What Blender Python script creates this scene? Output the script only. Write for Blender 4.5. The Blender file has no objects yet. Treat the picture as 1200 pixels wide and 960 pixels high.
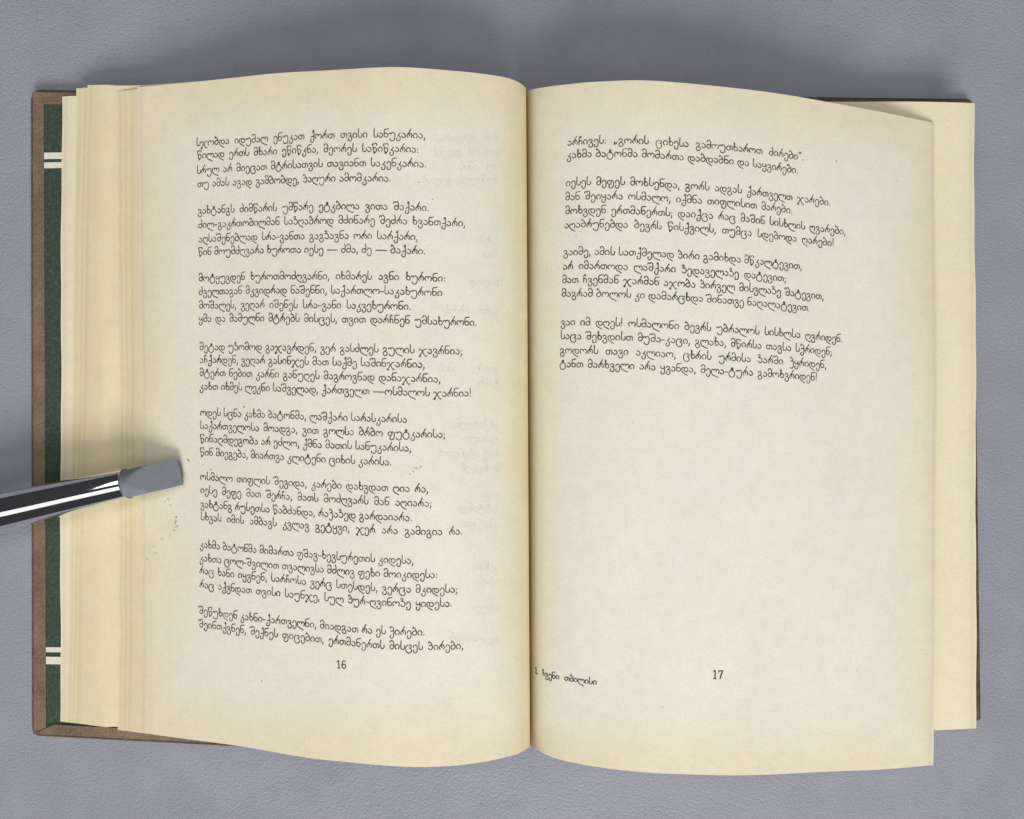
import bpy, bmesh, math, random
import numpy as np
from mathutils import Vector
random.seed(7)
rng = np.random.default_rng(7)
SC = bpy.context.scene
COL = SC.collection

# ------------------------------------------------------------------ camera
# overhead phone-style wide lens, a quarter of a metre above the table, leaning 1.7 deg
PW, PH, FPX = 1200.0, 960.0, 900.0          # pixel frame the book was measured in, focal length in pixels
TILT = math.radians(1.7)
CT, ST = math.cos(TILT), math.sin(TILT)
CAM = np.array([0.0, 0.0, 0.2532])
cam = bpy.data.cameras.new("camera")
cam.sensor_width = 36.0
cam.lens = FPX / PW * 36.0
cam.clip_start, cam.clip_end = 0.01, 50.0
co = bpy.data.objects.new("camera", cam)
COL.objects.link(co)
co.location = CAM
co.rotation_euler = (0, -TILT, 0)
SC.camera = co

# ------------------------------------------------------------------ world and lamps
w = bpy.data.worlds.new("World")
SC.world = w
w.use_nodes = True
bg = w.node_tree.nodes["Background"]
bg.inputs["Color"].default_value = (0.93, 0.96, 1.0, 1)
bg.inputs["Strength"].default_value = 0.045

def strip_lamp(name, x0, x1, y, z, width, watts, color):
    l = bpy.data.lights.new(name, "AREA")
    l.shape = "RECTANGLE"
    l.size, l.size_y = x1 - x0, width
    l.energy, l.color = watts, color
    o = bpy.data.objects.new(name, l)
    COL.objects.link(o)
    o.location = ((x0 + x1) / 2, y, z)
    o.rotation_euler = (math.atan2(-y, z), 0, 0)      # faces the book
    return o
strip_lamp("lamp_overhead", -1.24, 1.2, 0.48, 1.6, 0.70, 11.2, (1.0, 0.985, 0.96))
strip_lamp("lamp_front", -2.2, 1.5, -0.72, 1.6, 0.75, 10.2, (1.0, 0.985, 0.96))
strip_lamp("lamp_low", -0.30, 0.70, -1.70, 1.25, 0.80, 42.0, (1.0, 0.985, 0.96))

SC.view_settings.view_transform = "Standard"
SC.view_settings.look = "None"
SC.view_settings.exposure = 0.0
SC.view_settings.gamma = 1.0
SC.cycles.max_bounces = 8

# ------------------------------------------------------------------ helpers
def U(px, py, z):
    """the point at height z seen at a measured pixel of the photograph"""
    a, b = (px - PW / 2) / FPX, -(py - PH / 2) / FPX
    r = np.array([a * CT + ST, b, a * ST - CT])
    return CAM + r * ((z - CAM[2]) / r[2])

def proj(p):
    q = np.asarray(p, float) - CAM
    cx = q[..., 0] * CT + q[..., 2] * ST
    cz = q[..., 0] * ST - q[..., 2] * CT
    return np.stack([PW / 2 + FPX * cx / cz, PH / 2 - FPX * q[..., 1] / cz], -1)

def tag(o, label=None, cat=None, group=None, kind=None):
    for k, v in (("label", label), ("category", cat), ("group", group), ("kind", kind)):
        if v:
            o[k] = v
    return o

def link(name, me, mat=None, parent=None, smooth=True):
    if mat:
        me.materials.append(mat)
    if smooth:
        me.polygons.foreach_set("use_smooth", [True] * len(me.polygons))
    o = bpy.data.objects.new(name, me)
    COL.objects.link(o)
    if parent:
        o.parent = parent
    return o

def mesh(name, verts, faces, mat=None, parent=None, smooth=True, uv=None):
    me = bpy.data.meshes.new(name)
    me.from_pydata([tuple(map(float, v)) for v in verts], [], faces)
    me.update()
    if uv is not None:
        l = me.uv_layers.new(name="UVMap")
        vi = np.empty(len(me.loops), dtype=np.int32)
        me.loops.foreach_get("vertex_index", vi)
        l.data.foreach_set("uv", np.asarray(uv, dtype=np.float32)[vi].ravel())
    return link(name, me, mat, parent, smooth)

def empty(name, loc=(0, 0, 0)):
    o = bpy.data.objects.new(name, None)
    COL.objects.link(o)
    o.location = loc
    o.empty_display_size = 0.02
    return o

# ------------------------------------------------------------------ materials
class NT:
    def __init__(s, name):
        s.m = bpy.data.materials.new(name)
        s.m.use_nodes = True
        s.t = s.m.node_tree
        s.b = s.t.nodes["Principled BSDF"]
    def n(s, kind, **kw):
        nd = s.t.nodes.new(kind)
        for k, v in kw.items():
            setattr(nd, k, v)
        return nd
    def l(s, a, b):
        s.t.links.new(a, b)
    def coord(s, which="Object"):
        return s.n("ShaderNodeTexCoord").outputs[which]
    def noise(s, vec, scale, detail=3.0, rough=0.55):
        nd = s.n("ShaderNodeTexNoise")
        nd.inputs["Scale"].default_value = scale
        nd.inputs["Detail"].default_value = detail
        nd.inputs["Roughness"].default_value = rough
        s.l(vec, nd.inputs["Vector"])
        return nd.outputs["Fac"]
    def ramp(s, fac, *stops, soft=False):
        nd = s.n("ShaderNodeValToRGB")
        nd.color_ramp.interpolation = "B_SPLINE" if soft else "LINEAR"
        e = nd.color_ramp.elements
        while len(e) > 1:
            e.remove(e[-1])
        for i, (p, c) in enumerate(stops):
            el = e[0] if i == 0 else e.new(p)
            el.position = p
            el.color = (*c, 1) if not isinstance(c, float) else (c, c, c, 1)
        s.l(fac, nd.inputs["Fac"])
        return nd.outputs["Color"]
    def mix(s, fac, a, b, mode="MIX"):
        nd = s.n("ShaderNodeMix", data_type="RGBA", blend_type=mode)
        for sock, v in ((nd.inputs[0], fac), (nd.inputs[6], a), (nd.inputs[7], b)):
            if isinstance(v, (int, float)):
                sock.default_value = v
            elif isinstance(v, tuple):
                sock.default_value = (*v, 1)
            else:
                s.l(v, sock)
        return nd.outputs[2]
    def math(s, op, a, b=None, clamp=False):
        nd = s.n("ShaderNodeMath", operation=op, use_clamp=clamp)
        for i, v in enumerate((a, b)):
            if v is None:
                continue
            if isinstance(v, (int, float)):
                nd.inputs[i].default_value = v
            else:
                s.l(v, nd.inputs[i])
        return nd.outputs[0]
    def bump(s, h, dist, strength=1.0):
        nd = s.n("ShaderNodeBump")
        nd.inputs["Strength"].default_value = strength
        nd.inputs["Distance"].default_value = dist
        s.l(h, nd.inputs["Height"])
        s.l(nd.outputs[0], s.b.inputs["Normal"])
        return nd
    def set(s, **kw):
        for k, v in kw.items():
            k = k.replace("_", " ")
            if isinstance(v, tuple):
                s.b.inputs[k].default_value = (*v, 1)
            elif isinstance(v, (int, float)):
                s.b.inputs[k].default_value = v
            else:
                s.l(v, s.b.inputs[k])

def paper(name, mid, edge, reach=(0.07, 0.17), speck=True):
    """book paper that has yellowed from its margins inwards; UV runs across (u) and up (v) the leaf"""
    k = NT(name)
    uv = k.coord("UV")
    ob = k.coord("Object")
    sep = k.n("ShaderNodeSeparateXYZ")
    k.l(uv, sep.inputs[0])
    u, v = sep.outputs[0], sep.outputs[1]
    du = k.math("MINIMUM", u, k.math("SUBTRACT", 1.0, u))
    dv = k.math("MULTIPLY", k.math("MINIMUM", v, k.math("SUBTRACT", 1.0, v)), 1.4)
    d = k.math("MINIMUM", du, dv)
    big = k.noise(ob, 34.0, 3.0)
    d = k.math("ADD", d, k.math("MULTIPLY", k.math("SUBTRACT", big, 0.5), 0.10))
    tone = k.ramp(d, (0.0, edge), (reach[0], tuple(0.55 * a + 0.45 * b for a, b in zip(edge, mid))), (reach[1], mid), soft=True)
    lip = k.ramp(k.math("SUBTRACT", 1.0, u), (0.0, 1.0), (0.0032, 1.0), (0.0048, 0.84), (0.016, 0.965), (0.045, 1.0))  # lit cut edge and the thin shadow line beside it, painted into the colour
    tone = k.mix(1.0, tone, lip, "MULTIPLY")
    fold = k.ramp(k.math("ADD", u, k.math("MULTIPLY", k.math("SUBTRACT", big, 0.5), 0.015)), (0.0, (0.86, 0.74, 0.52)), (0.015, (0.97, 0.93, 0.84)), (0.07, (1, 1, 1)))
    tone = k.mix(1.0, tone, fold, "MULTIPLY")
    mott = k.ramp(k.noise(ob, 210.0, 4.0, 0.6), (0.3, (0.94, 0.945, 0.94)), (0.7, (1.0, 0.995, 1.0)))
    c = k.mix(1.0, tone, mott, "MULTIPLY")
    blush = k.ramp(k.noise(ob, 62.0, 2.0), (0.35, (1.0, 0.985, 0.965)), (0.65, (0.975, 0.99, 0.985)))
    c = k.mix(1.0, c, blush, "MULTIPLY")
    fine = k.ramp(k.noise(ob, 1350.0, 3.0, 0.7), (0.3, 0.925), (0.62, 1.0))
    c = k.mix(1.0, c, fine, "MULTIPLY")
    if speck:
        vo = k.n("ShaderNodeTexVoronoi", feature="F1")
        vo.inputs["Scale"].default_value = 260.0
        k.l(ob, vo.inputs["Vector"])
        sp = k.ramp(vo.outputs["Distance"], (0.02, (0.55, 0.48, 0.40)), (0.055, (1, 1, 1)))
        wh = k.n("ShaderNodeTexWhiteNoise")
        k.l(vo.outputs["Position"], wh.inputs["Vector"])
        gate = k.ramp(wh.outputs["Value"], (0.955, 0.0), (0.96, 0.75))
        c = k.mix(gate, c, k.mix(1.0, c, sp, "MULTIPLY"))
    h = k.math("ADD", k.noise(ob, 900.0, 4.0, 0.65), k.math("MULTIPLY", k.noise(ob, 45.0, 2.0), 6.0))
    k.bump(h, 0.00006, 0.7)
    k.set(Base_Color=c, Roughness=0.85)
    k.b.inputs["Specular IOR Level"].default_value = 0.18
    return k.m

M = {}
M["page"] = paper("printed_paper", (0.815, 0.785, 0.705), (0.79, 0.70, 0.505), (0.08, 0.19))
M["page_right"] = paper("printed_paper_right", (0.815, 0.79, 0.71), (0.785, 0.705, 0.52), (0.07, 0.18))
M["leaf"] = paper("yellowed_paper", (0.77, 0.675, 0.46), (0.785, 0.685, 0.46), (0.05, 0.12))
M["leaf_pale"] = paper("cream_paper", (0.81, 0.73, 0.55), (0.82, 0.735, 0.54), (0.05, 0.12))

def block_mat():
    k = NT("page_edges")
    ob = k.coord("Object")
    mp = k.n("ShaderNodeMapping")
    mp.inputs["Scale"].default_value = (60, 60, 5200)
    k.l(ob, mp.inputs[0])
    f = k.noise(mp.outputs[0], 1.0, 2.0)
    k.set(Base_Color=k.ramp(f, (0.35, (0.55, 0.46, 0.30)), (0.6, (0.78, 0.70, 0.52))), Roughness=0.9)
    k.bump(f, 0.0002, 0.6)
    return k.m
M["block"] = block_mat()

def leather():
    k = NT("brown_leathercloth")
    ob = k.coord()
    vo = k.n("ShaderNodeTexVoronoi", feature="SMOOTH_F1")
    vo.inputs["Scale"].default_value = 1150.0
    k.l(ob, vo.inputs["Vector"])
    n1 = k.noise(ob, 130.0, 4.0)
    n2 = k.noise(ob, 1900.0, 3.0, 0.7)
    c = k.ramp(n1, (0.3, (0.140, 0.094, 0.054)), (0.7, (0.225, 0.165, 0.104)))
    c = k.mix(0.55, c, k.ramp(n2, (0.35, (0.62, 0.55, 0.48)), (0.65, (1.2, 1.18, 1.15))), "MULTIPLY")
    k.set(Base_Color=c, Roughness=0.52)
    k.bump(k.math("ADD", vo.outputs["Distance"], k.math("MULTIPLY", n2, 0.5)), 0.00022, 0.8)
    return k.m
M["leather"] = leather()
def worn_shaded():
    k = NT("worn_shaded_brown")  # rubbed rim of the left board; on the back board, shade in the colour
    n = k.noise(k.coord(), 420.0, 3.0)
    k.set(Base_Color=k.ramp(n, (0.3, (0.060, 0.034, 0.016)), (0.7, (0.125, 0.078, 0.044))), Roughness=0.5)
    return k.m
M["worn_shaded"] = worn_shaded()

def cloth():
    k = NT("green_endpaper")
    ob = k.coord()
    n1 = k.noise(ob, 900.0, 4.0, 0.75)
    n2 = k.noise(ob, 2600.0, 2.0, 0.6)
    c = k.ramp(n1, (0.28, (0.014, 0.028, 0.017)), (0.55, (0.036, 0.059, 0.038)), (0.78, (0.088, 0.120, 0.084)))
    c = k.mix(0.5, c, k.ramp(n2, (0.3, (0.6, 0.6, 0.6)), (0.7, (1.35, 1.35, 1.35))), "MULTIPLY")
    k.set(Base_Color=c, Roughness=0.8)
    k.bump(n2, 0.0001, 0.7)
    return k.m
M["green"] = cloth()
def plain(name, col, rough=0.8, noise=None, **kw):
    k = NT(name)
    if noise:
        n = k.noise(k.coord(), noise, 3.0)
        k.set(Base_Color=k.ramp(n, (0.3, tuple(x * 0.85 for x in col)), (0.7, col)))
    else:
        k.set(Base_Color=col)
    k.set(Roughness=rough, **kw)
    return k.m
M["stripe"] = plain("cream_stripe", (0.78, 0.73, 0.62), 0.8, 700.0)
M["line"] = plain("black_rule", (0.015, 0.02, 0.016), 0.8)
def ink():
    k = NT("printing_ink")
    n = k.noise(k.coord(), 900.0, 3.0)
    k.set(Base_Color=k.ramp(n, (0.3, (0.034, 0.031, 0.028)), (0.72, (0.140, 0.127, 0.112))), Roughness=0.75)
    k.b.inputs["Specular IOR Level"].default_value = 0.15
    return k.m
M["ink"] = ink()
M["ghost"] = plain("print_showing_through", (0.675, 0.65, 0.575), 0.9)
M["ghost"].node_tree.nodes["Principled BSDF"].inputs["Specular IOR Level"].default_value = 0.1
M["stain"] = plain("brown_stain", (0.535, 0.475, 0.385), 0.9, 1500.0)
M["stain_dark"] = plain("dark_stain", (0.235, 0.195, 0.155), 0.9, 1500.0)

def table_mat():
    k = NT("grey_leatherette")
    ob = k.coord()
    w1 = k.noise(ob, 55.0, 3.0)
    mp = k.n("ShaderNodeVectorMath", operation="ADD")
    k.l(ob, mp.inputs[0])
    wn = k.n("ShaderNodeTexNoise")
    wn.inputs["Scale"].default_value = 260.0
    k.l(ob, wn.inputs["Vector"])
    sc = k.n("ShaderNodeVectorMath", operation="SCALE")
    sc.inputs["Scale"].default_value = 0.0004
    k.l(wn.outputs["Color"], sc.inputs[0])
    k.l(sc.outputs[0], mp.inputs[1])
    vo = k.n("ShaderNodeTexVoronoi", feature="SMOOTH_F1")
    vo.inputs["Scale"].default_value = 1500.0
    k.l(mp.outputs[0], vo.inputs["Vector"])
    n2 = k.noise(ob, 2200.0, 3.0, 0.65)
    c = k.ramp(w1, (0.3, (0.256, 0.263, 0.317)), (0.7, (0.285, 0.291, 0.345)))
    c = k.mix(1.0, c, k.ramp(n2, (0.3, 0.93), (0.7, 1.05)), "MULTIPLY")
    k.set(Base_Color=c, Roughness=k.ramp(n2, (0.3, 0.40), (0.7, 0.52)))
    k.b.inputs["Specular IOR Level"].default_value = 0.18
    h = k.math("SUBTRACT", k.math("MULTIPLY", n2, 0.2), k.math("MULTIPLY", vo.outputs["Distance"], 1.0))
    k.bump(h, 0.00027, 0.62)
    return k.m
M["table"] = table_mat()
def chrome():
    k = NT("polished_chrome")
    ob = k.coord()
    n = k.noise(ob, 1100.0, 2.0)
    k.set(Base_Color=(0.80, 0.80, 0.82), Metallic=1.0, Roughness=0.06)
    return k.m
M["chrome"] = chrome()
def silicone():
    k = NT("grey_silicone")
    n = k.noise(k.coord(), 500.0, 3.0)
    k.set(Base_Color=k.ramp(n, (0.3, (0.152, 0.168, 0.196)), (0.7, (0.166, 0.182, 0.210))), Roughness=0.55)
    k.bump(n, 0.00005, 0.5)
    return k.m
M["silicone"] = silicone()
M["handle"] = plain("black_lacquer", (0.012, 0.012, 0.013), 0.2)

# ------------------------------------------------------------------ table
def table():
    s = 1.6
    o = mesh("tabletop", [(-s, -s, 0), (s, -s, 0), (s, s, 0), (-s, s, 0)], [(0, 1, 2, 3)], M["table"], smooth=False)
    tag(o, "grey leatherette tabletop under the open book", "tabletop", kind="structure")
table()

# ------------------------------------------------------------------ leaves
HP = 0.2                                             # trimmed page height

def dense(P, n):
    """smooth resampling of a measured outline, even in length"""
    P = np.array(P, float)
    Q = [P[0]] + list(P) + [P[-1]]
    out = []
    for i in range(len(P) - 1):
        p0, p1, p2, p3 = Q[i], Q[i + 1], Q[i + 2], Q[i + 3]
        for t in np.linspace(0, 1, 12, endpoint=False):
            out.append(0.5 * ((2 * p1) + (p2 - p0) * t + (2 * p0 - 5 * p1 + 4 * p2 - p3) * t * t + (3 * p1 - p0 - 3 * p2 + p3) * t ** 3))
    out.append(P[-1])
    out = np.array(out)
    d = np.r_[0, np.cumsum(np.hypot(*np.diff(out, axis=0).T))]
    d /= d[-1]
    u = np.linspace(0, 1, n)
    return np.c_[np.interp(u, d, out[:, 0]), np.interp(u, d, out[:, 1])]

def smooth1(a, k):
    a = a.copy()
    for _ in range(k):
        a[1:-1] = 0.25 * a[:-2] + 0.5 * a[1:-1] + 0.25 * a[2:]
    return a

def leaf_curves(top, bot, twist, n=121, valley=0.0):
    """top and bottom edge of a leaf in space: a sheet of known height looks taller where it is nearer"""
    T, B = dense(top, n), dense(bot, n)
    zt, zb = np.zeros(n), np.zeros(n)
    for i in range(n):
        dz = twist * (i / (n - 1)) ** 1.3
        lo, hi = -0.01, 0.08
        for _ in range(40):
            m = (lo + hi) / 2
            if np.linalg.norm(U(*T[i], m - dz / 2) - U(*B[i], m + dz / 2)) > HP:
                lo = m
            else:
                hi = m
        zt[i], zb[i] = m - dz / 2, m + dz / 2
    zt, zb = smooth1(zt, 40), smooth1(zb, 40)
    dip = valley * np.exp(-np.arange(n) / (n * 0.013))       # the paper dives into the fold
    zt, zb = zt - dip, zb - dip
    T3 = np.array([U(*T[i], zt[i]) for i in range(n)])
    B3 = np.array([U(*B[i], zb[i]) for i in range(n)])
    return T3, B3

class Leaf:
    """ruled sheet between two edge curves; s = 0 at the fold, 1 at the fore edge, t = 0 bottom, 1 top"""
    def __init__(self, T3, B3, sag=0.0, above=None, ph=0.0):
        self.above, self.ph = above, ph
        self.T, self.B, self.sag = T3, B3, sag
        m = (T3 + B3) / 2
        d = np.r_[0, np.cumsum(np.linalg.norm(np.diff(m, axis=0), axis=1))]
        self.W = d[-1]
        self.s = d / d[-1]
    def at(self, s, t):
        s, t = np.asarray(s, float), np.asarray(t, float)
        P = np.empty(s.shape + (3,))
        for k in range(3):
            a, b = np.interp(s, self.s, self.T[:, k]), np.interp(s, self.s, self.B[:, k])
            P[..., k] = b + (a - b) * t
        P[..., 2] += self.sag * np.clip(s, 0, 1) ** 5 * 4 * t * (1 - t)
        c = np.clip(s * 4, 0, 1)                              # old paper never lies quite flat
        P[..., 2] += 0.00017 * c * (np.sin(6.283 * (2.6 * s + 1.3 * t) + self.ph) + np.sin(6.283 * (2.1 * t - 3.4 * s) + 1 + 2 * self.ph))
        e = np.clip(s, 0, 1) ** 10                            # hand-worn, slightly uneven fore edge
        P[..., 0] += 0.00013 * e * (np.sin(6.283 * 2.2 * t + 3 * self.ph) + 0.6 * np.sin(6.283 * 7.3 * t + 1 + self.ph))
        if self.above is not None:                            # stay under the next leaf up
            j = np.clip(np.rint(t * 47), 0, 47).astype(int)
            top = np.full(P.shape[:-1], 1.0)
            X, Z = self.above._xz()
            for row in np.unique(j):
                m = j == row
                top[m] = np.interp(P[..., 0][m], X[row], Z[row], left=1.0)
                near = m & (P[..., 0] < X[row][0]) & (P[..., 0] > X[row][0] - 0.0035)
                top[near] = Z[row][0]
            P[..., 2] = np.minimum(P[..., 2], top - 0.00022)
        return P
    def _xz(self):
        if not hasattr(self, "_xzc"):
            ts = np.linspace(0, 1, 48)
            X, Z = [], []
            for t in ts:
                p = self.at(self.s, np.full(len(self.s), t))
                o = np.argsort(p[:, 0])
                X.append(p[o, 0]); Z.append(p[o, 2])
            self._xzc = (X, Z)
        return self._xzc
    def normal(self, s, t):
        e = 0.012
        a = self.at(np.clip(s + e, 0, 1), t) - self.at(np.clip(s - e, 0, 1), t)
        b = self.at(s, np.clip(t + e, 0, 1)) - self.at(s, np.clip(t - e, 0, 1))
        n = np.cross(a, b)
        n /= np.linalg.norm(n, axis=-1, keepdims=True) + 1e-12
        n[n[..., 2] < 0] *= -1
        return n
    def find(self, px, py):
        """leaf coordinates of a point measured on the photograph"""
        if not hasattr(self, "_g"):
            S, T = np.meshgrid(np.linspace(0, 1, 161), np.linspace(0, 1, 161), indexing="ij")
            self._g = (S, T, proj(self.at(S, T)))
        S, T, Q = self._g
        i = np.unravel_index(np.argmin((Q[..., 0] - px) ** 2 + (Q[..., 1] - py) ** 2), S.shape)
        s, t = S[i], T[i]
        for _ in range(8):
            q = proj(self.at(s, t))
            e = 1e-3
            J = np.array([(proj(self.at(s + e, t)) - q) / e, (proj(self.at(s, t + e)) - q) / e]).T
            ds = np.linalg.solve(J, np.array([px, py]) - q)
            s, t = float(np.clip(s + ds[0], 0, 1)), float(np.clip(t + ds[1], 0, 1))
        return s, t

def sheet(name, lf, mat, parent, fold=None, rows=48, thick=0.00011, off=None):
    """a leaf as a thin closed sheet; fold = extra points leading down into the spine"""
    ts = np.linspace(0, 1, rows)
    S = lf.s
    cols = []
    uvs = []
    if fold:
        for (dx, dz) in fold[::-1]:
            base = lf.at(np.zeros(rows), ts)
            cols.append(base + np.array([dx, 0, dz]))
            uvs.append(np.c_[np.zeros(rows), ts])
    for s in S:
        cols.append(lf.at(np.full(rows, s), ts))
        uvs.append(np.c_[np.full(rows, s), ts])
    V = np.array(cols)
    if off is not None:
        V = V + off(V)
    n = len(cols)
    a = np.gradient(V, axis=0)
    b = np.gradient(V, axis=1)
    N = np.cross(a, b)
    N /= np.linalg.norm(N, axis=-1, keepdims=True) + 1e-15
    if N[..., 2].mean() < 0:
        N = -N
    flip = np.cross(a, b)[..., 2].mean() < 0
    top, low = V.reshape(-1, 3), (V - N * thick).reshape(-1, 3)
    verts = np.vstack([top, low])
    uv = np.vstack([np.array(uvs).reshape(-1, 2)] * 2)
    K = n * rows
    F = []
    for i in range(n - 1):
        for j in range(rows - 1):
            q = (i * rows + j, (i + 1) * rows + j, (i + 1) * rows + j + 1, i * rows + j + 1)
            F.append(q[::-1] if flip else q)
            q2 = tuple(x + K for x in q)
            F.append(q2 if flip else q2[::-1])
    rim = [i * rows for i in range(n)] + [(n - 1) * rows + j for j in range(1, rows)] + \
          [i * rows + rows - 1 for i in range(n - 2, -1, -1)] + [j for j in range(rows - 2, 0, -1)]
    for i in range(len(rim)):
        p, q = rim[i], rim[(i + 1) % len(rim)]
        F.append((p, p + K, q + K, q) if not flip else (q, q + K, p + K, p))
    o = mesh(name, verts, F, mat, parent, True, uv)
    # keep the cut edge of the paper crisp
    try:
        o.data.set_sharp_from_angle(angle=math.radians(50))
    except Exception:
        pass
    return o

LT = [(160.2, 102), (190, 99.6), (240, 95), (290, 89.4), (330, 85.6), (388, 82), (440, 79.6), (480, 79.6), (530, 82.6), (560, 85.6), (590, 90.4), (606, 95.6), (616.5, 103)][::-1]
LB = [(164, 859), (190, 862), (240, 868.4), (272, 873.6), (310, 880), (360, 887.6), (400, 892.4), (440, 896.6), (484, 899), (530, 897.6), (570, 892.4), (600, 885.6), (612, 881), (621, 875)][::-1]
RT = [(617, 106), (630, 103.6), (650, 100.6), (686, 96.4), (720, 94.8), (750, 94.6), (790, 96.8), (848, 101.6), (900, 108), (954, 116.8), (1020, 129), (1088, 142.4), (1095, 144)]
RB = [(622, 874), (630, 879), (646, 887), (670, 893.6), (710, 900.4), (760, 905.6), (800, 907.6), (838, 908.4), (880, 908), (940, 906.4), (1000, 903.2), (1078, 898.4), (1094, 897.3)]
page16 = Leaf(*leaf_curves(LT, LB, 0.0), sag=-0.0020)
page17 = Leaf(*leaf_curves(RT, RB, 0.009, valley=0.0042), sag=0.0014)

book = empty("open_book", (page16.at(0.0, 0.5)[0], 0, 0))
tag(book, "old open hardback of verse with yellowed printed pages and a brown cover", "book")
BX = Vector(book.location)
def child(o):
    """parent keeping the measured place"""
    o.parent = book
    o.location = Vector(o.location) - BX if o.parent == book else o.location
    return o

# the left leaves fan out under page 16: fore edges as measured (top, bottom) and their heights
def under_leaf(base, top, bot, zt, zb, gap, sag, above, ph, power=6.0):
    Et, Eb = U(*top, zt), U(*bot, zb)
    dT, dB = Et - base.T[-1], Eb - base.B[-1]
    wgt = (base.s ** power)[:, None]
    g = np.array([0, 0, -gap])
    return Leaf(base.T + dT * wgt + g * (1 - wgt), base.B + dB * wgt + g * (1 - wgt), sag, above, ph)
FOLD_L = [(-0.0006, -0.002), (-0.0012, -0.005), (-0.002, -0.010)]
FOLD_R = [(-0.0004, -0.003), (-0.0010, -0.007), (-0.0016, -0.010)]
mm = 0.001
left = [
    ((72, 113), (70, 846), 4.7, 4.4, 1.7, -0.2, "leaf_pale"),
    ((88.5, 103), (77.5, 846.8), 5.7, 5.2, 1.45, -0.7, "leaf"),
    ((95.5, 102.5), (81.5, 847.4), 6.1, 5.6, 1.25, -0.8, "leaf"),
    ((101.5, 99.5), (86, 847.8), 6.7, 6.0, 1.05, -0.9, "leaf"),
    ((136, 107), (137.3, 856), 8.7, 8.7, 0.78, -1.6, "leaf"),
    ((142.5, 106.2), (141.5, 856.5), 9.3, 9.2, 0.55, -1.75, "leaf"),
    ((150, 105.3), (147, 857.2), 9.9, 9.9, 0.32, -1.9, "leaf"),
]
over = page16
for i, (a, b, zt, zb, gap, sag, m) in enumerate(left[::-1]):
    lf = under_leaf(page16, a, b, zt * mm, zb * mm, gap * mm, sag * mm, over, 0.0)
    over = lf
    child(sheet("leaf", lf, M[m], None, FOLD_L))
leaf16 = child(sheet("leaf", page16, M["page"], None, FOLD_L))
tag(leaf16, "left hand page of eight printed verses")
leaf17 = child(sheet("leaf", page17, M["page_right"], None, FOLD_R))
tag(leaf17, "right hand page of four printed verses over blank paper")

# right: the next leaf and the thick block under it
def next_leaf():
    Et, Em, Eb = U(1143.3, 120, 12.6 * mm), None, U(1145.6, 855, 12.4 * mm)
    base = page17
    n = len(base.s)
    wgt = base.s ** 2.2
    T, B = base.T.copy(), base.B.copy()
    dT, dB = Et - T[-1], Eb - B[-1]
    g = 0.0005 + 0.0016 * np.sin(np.pi * np.clip(base.s, 0, 1)) ** 1.0
    for i in range(n):
        T[i] = T[i] + dT * wgt[i] - np.array([0, 0, g[i]])
        B[i] = B[i] + dB * wgt[i] - np.array([0, 0, g[i]])
    tuck = 0.0045 * (1 - base.s) ** 2
    T[:, 1], B[:, 1] = Et[1] - tuck, Eb[1] + tuck
    # lies below page 17 wherever they overlap, and level on the block beyond it
    for A, P, ze in ((T, page17.T, 0.0126), (B, page17.B, 0.0124)):
        for _ in range(3):
            pz = np.interp(A[:, 0], P[:, 0], P[:, 2])
            drop = 0.0004 + 0.0012 * np.clip((A[:, 0] - P[0, 0]) / 0.05, 0, 1)
            lim = np.where(A[:, 0] < P[-1, 0], np.maximum(pz - drop, min(ze, P[-1, 2] - 0.0008)), ze)
            cap = ze + 0.024 * np.clip(1 - (A[:, 0] - P[0, 0]) / (0.6 * (A[-1, 0] - P[0, 0])), 0, 1) ** 1.4
            A[:, 2] = smooth1(np.minimum(np.minimum(A[:, 2], lim), cap), 12)
        A[:, 2] = np.minimum(A[:, 2], np.where(A[:, 0] < P[-1, 0], np.interp(A[:, 0], P[:, 0], P[:, 2]) - 0.0003, 1))
    return Leaf(T, B, 0.0)
nl = next_leaf()
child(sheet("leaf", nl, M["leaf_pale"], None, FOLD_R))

def page_block():
    rows = 24
    ts = np.linspace(0, 1, rows)
    idx = list(range(0, len(nl.s), 3))
    top = np.array([nl.at(np.full(rows, nl.s[i]), ts) for i in idx])
    top[..., 2] -= 0.0004
    # leaves below sit a touch inside the top sheet
    c = top.mean(axis=(0, 1))
    top[..., 1] = c[1] + (top[..., 1] - c[1]) * 0.994
    top[-1, :, 0] -= 0.0006
    low = top.copy()
    low[..., 2] = 0.0028
    tn, n = rows, len(idx)
    V = np.vstack([top.reshape(-1, 3), low.reshape(-1, 3)])
    K = n * tn
    F = []
    for i in range(n - 1):
        for j in range(tn - 1):
            q = (i * tn + j, (i + 1) * tn + j, (i + 1) * tn + j + 1, i * tn + j + 1)
            F.append(q)
            F.append(tuple(x + K for x in q[::-1]))
    rim = [i * tn for i in range(n)] + [(n - 1) * tn + j for j in range(1, tn)] + [i * tn + tn - 1 for i in range(n - 2, -1, -1)] + [j for j in range(tn - 2, 0, -1)]
    for i in range(len(rim)):
        p, q = rim[i], rim[(i + 1) % len(rim)]
        F.append((p, p + K, q + K, q))
    child(mesh("page_block", V, F, M["block"], None, False))
page_block()

# ------------------------------------------------------------------ cover
def rounded_outline(corners, r, seg=6):
    out = []
    n = len(corners)
    for i in range(n):
        p, a, b = (np.array(corners[j % n], float) for j in (i, i - 1, i + 1))
        u, v = a - p, b - p
        u, v = u / np.linalg.norm(u), v / np.linalg.norm(v)
        rr = r[i] if isinstance(r, (list, tuple)) else r
        for t in np.linspace(0, 1, seg):
            out.append(p + u * rr * (1 - t) ** 2 + v * rr * t ** 2)
    return np.array(out)

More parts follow.
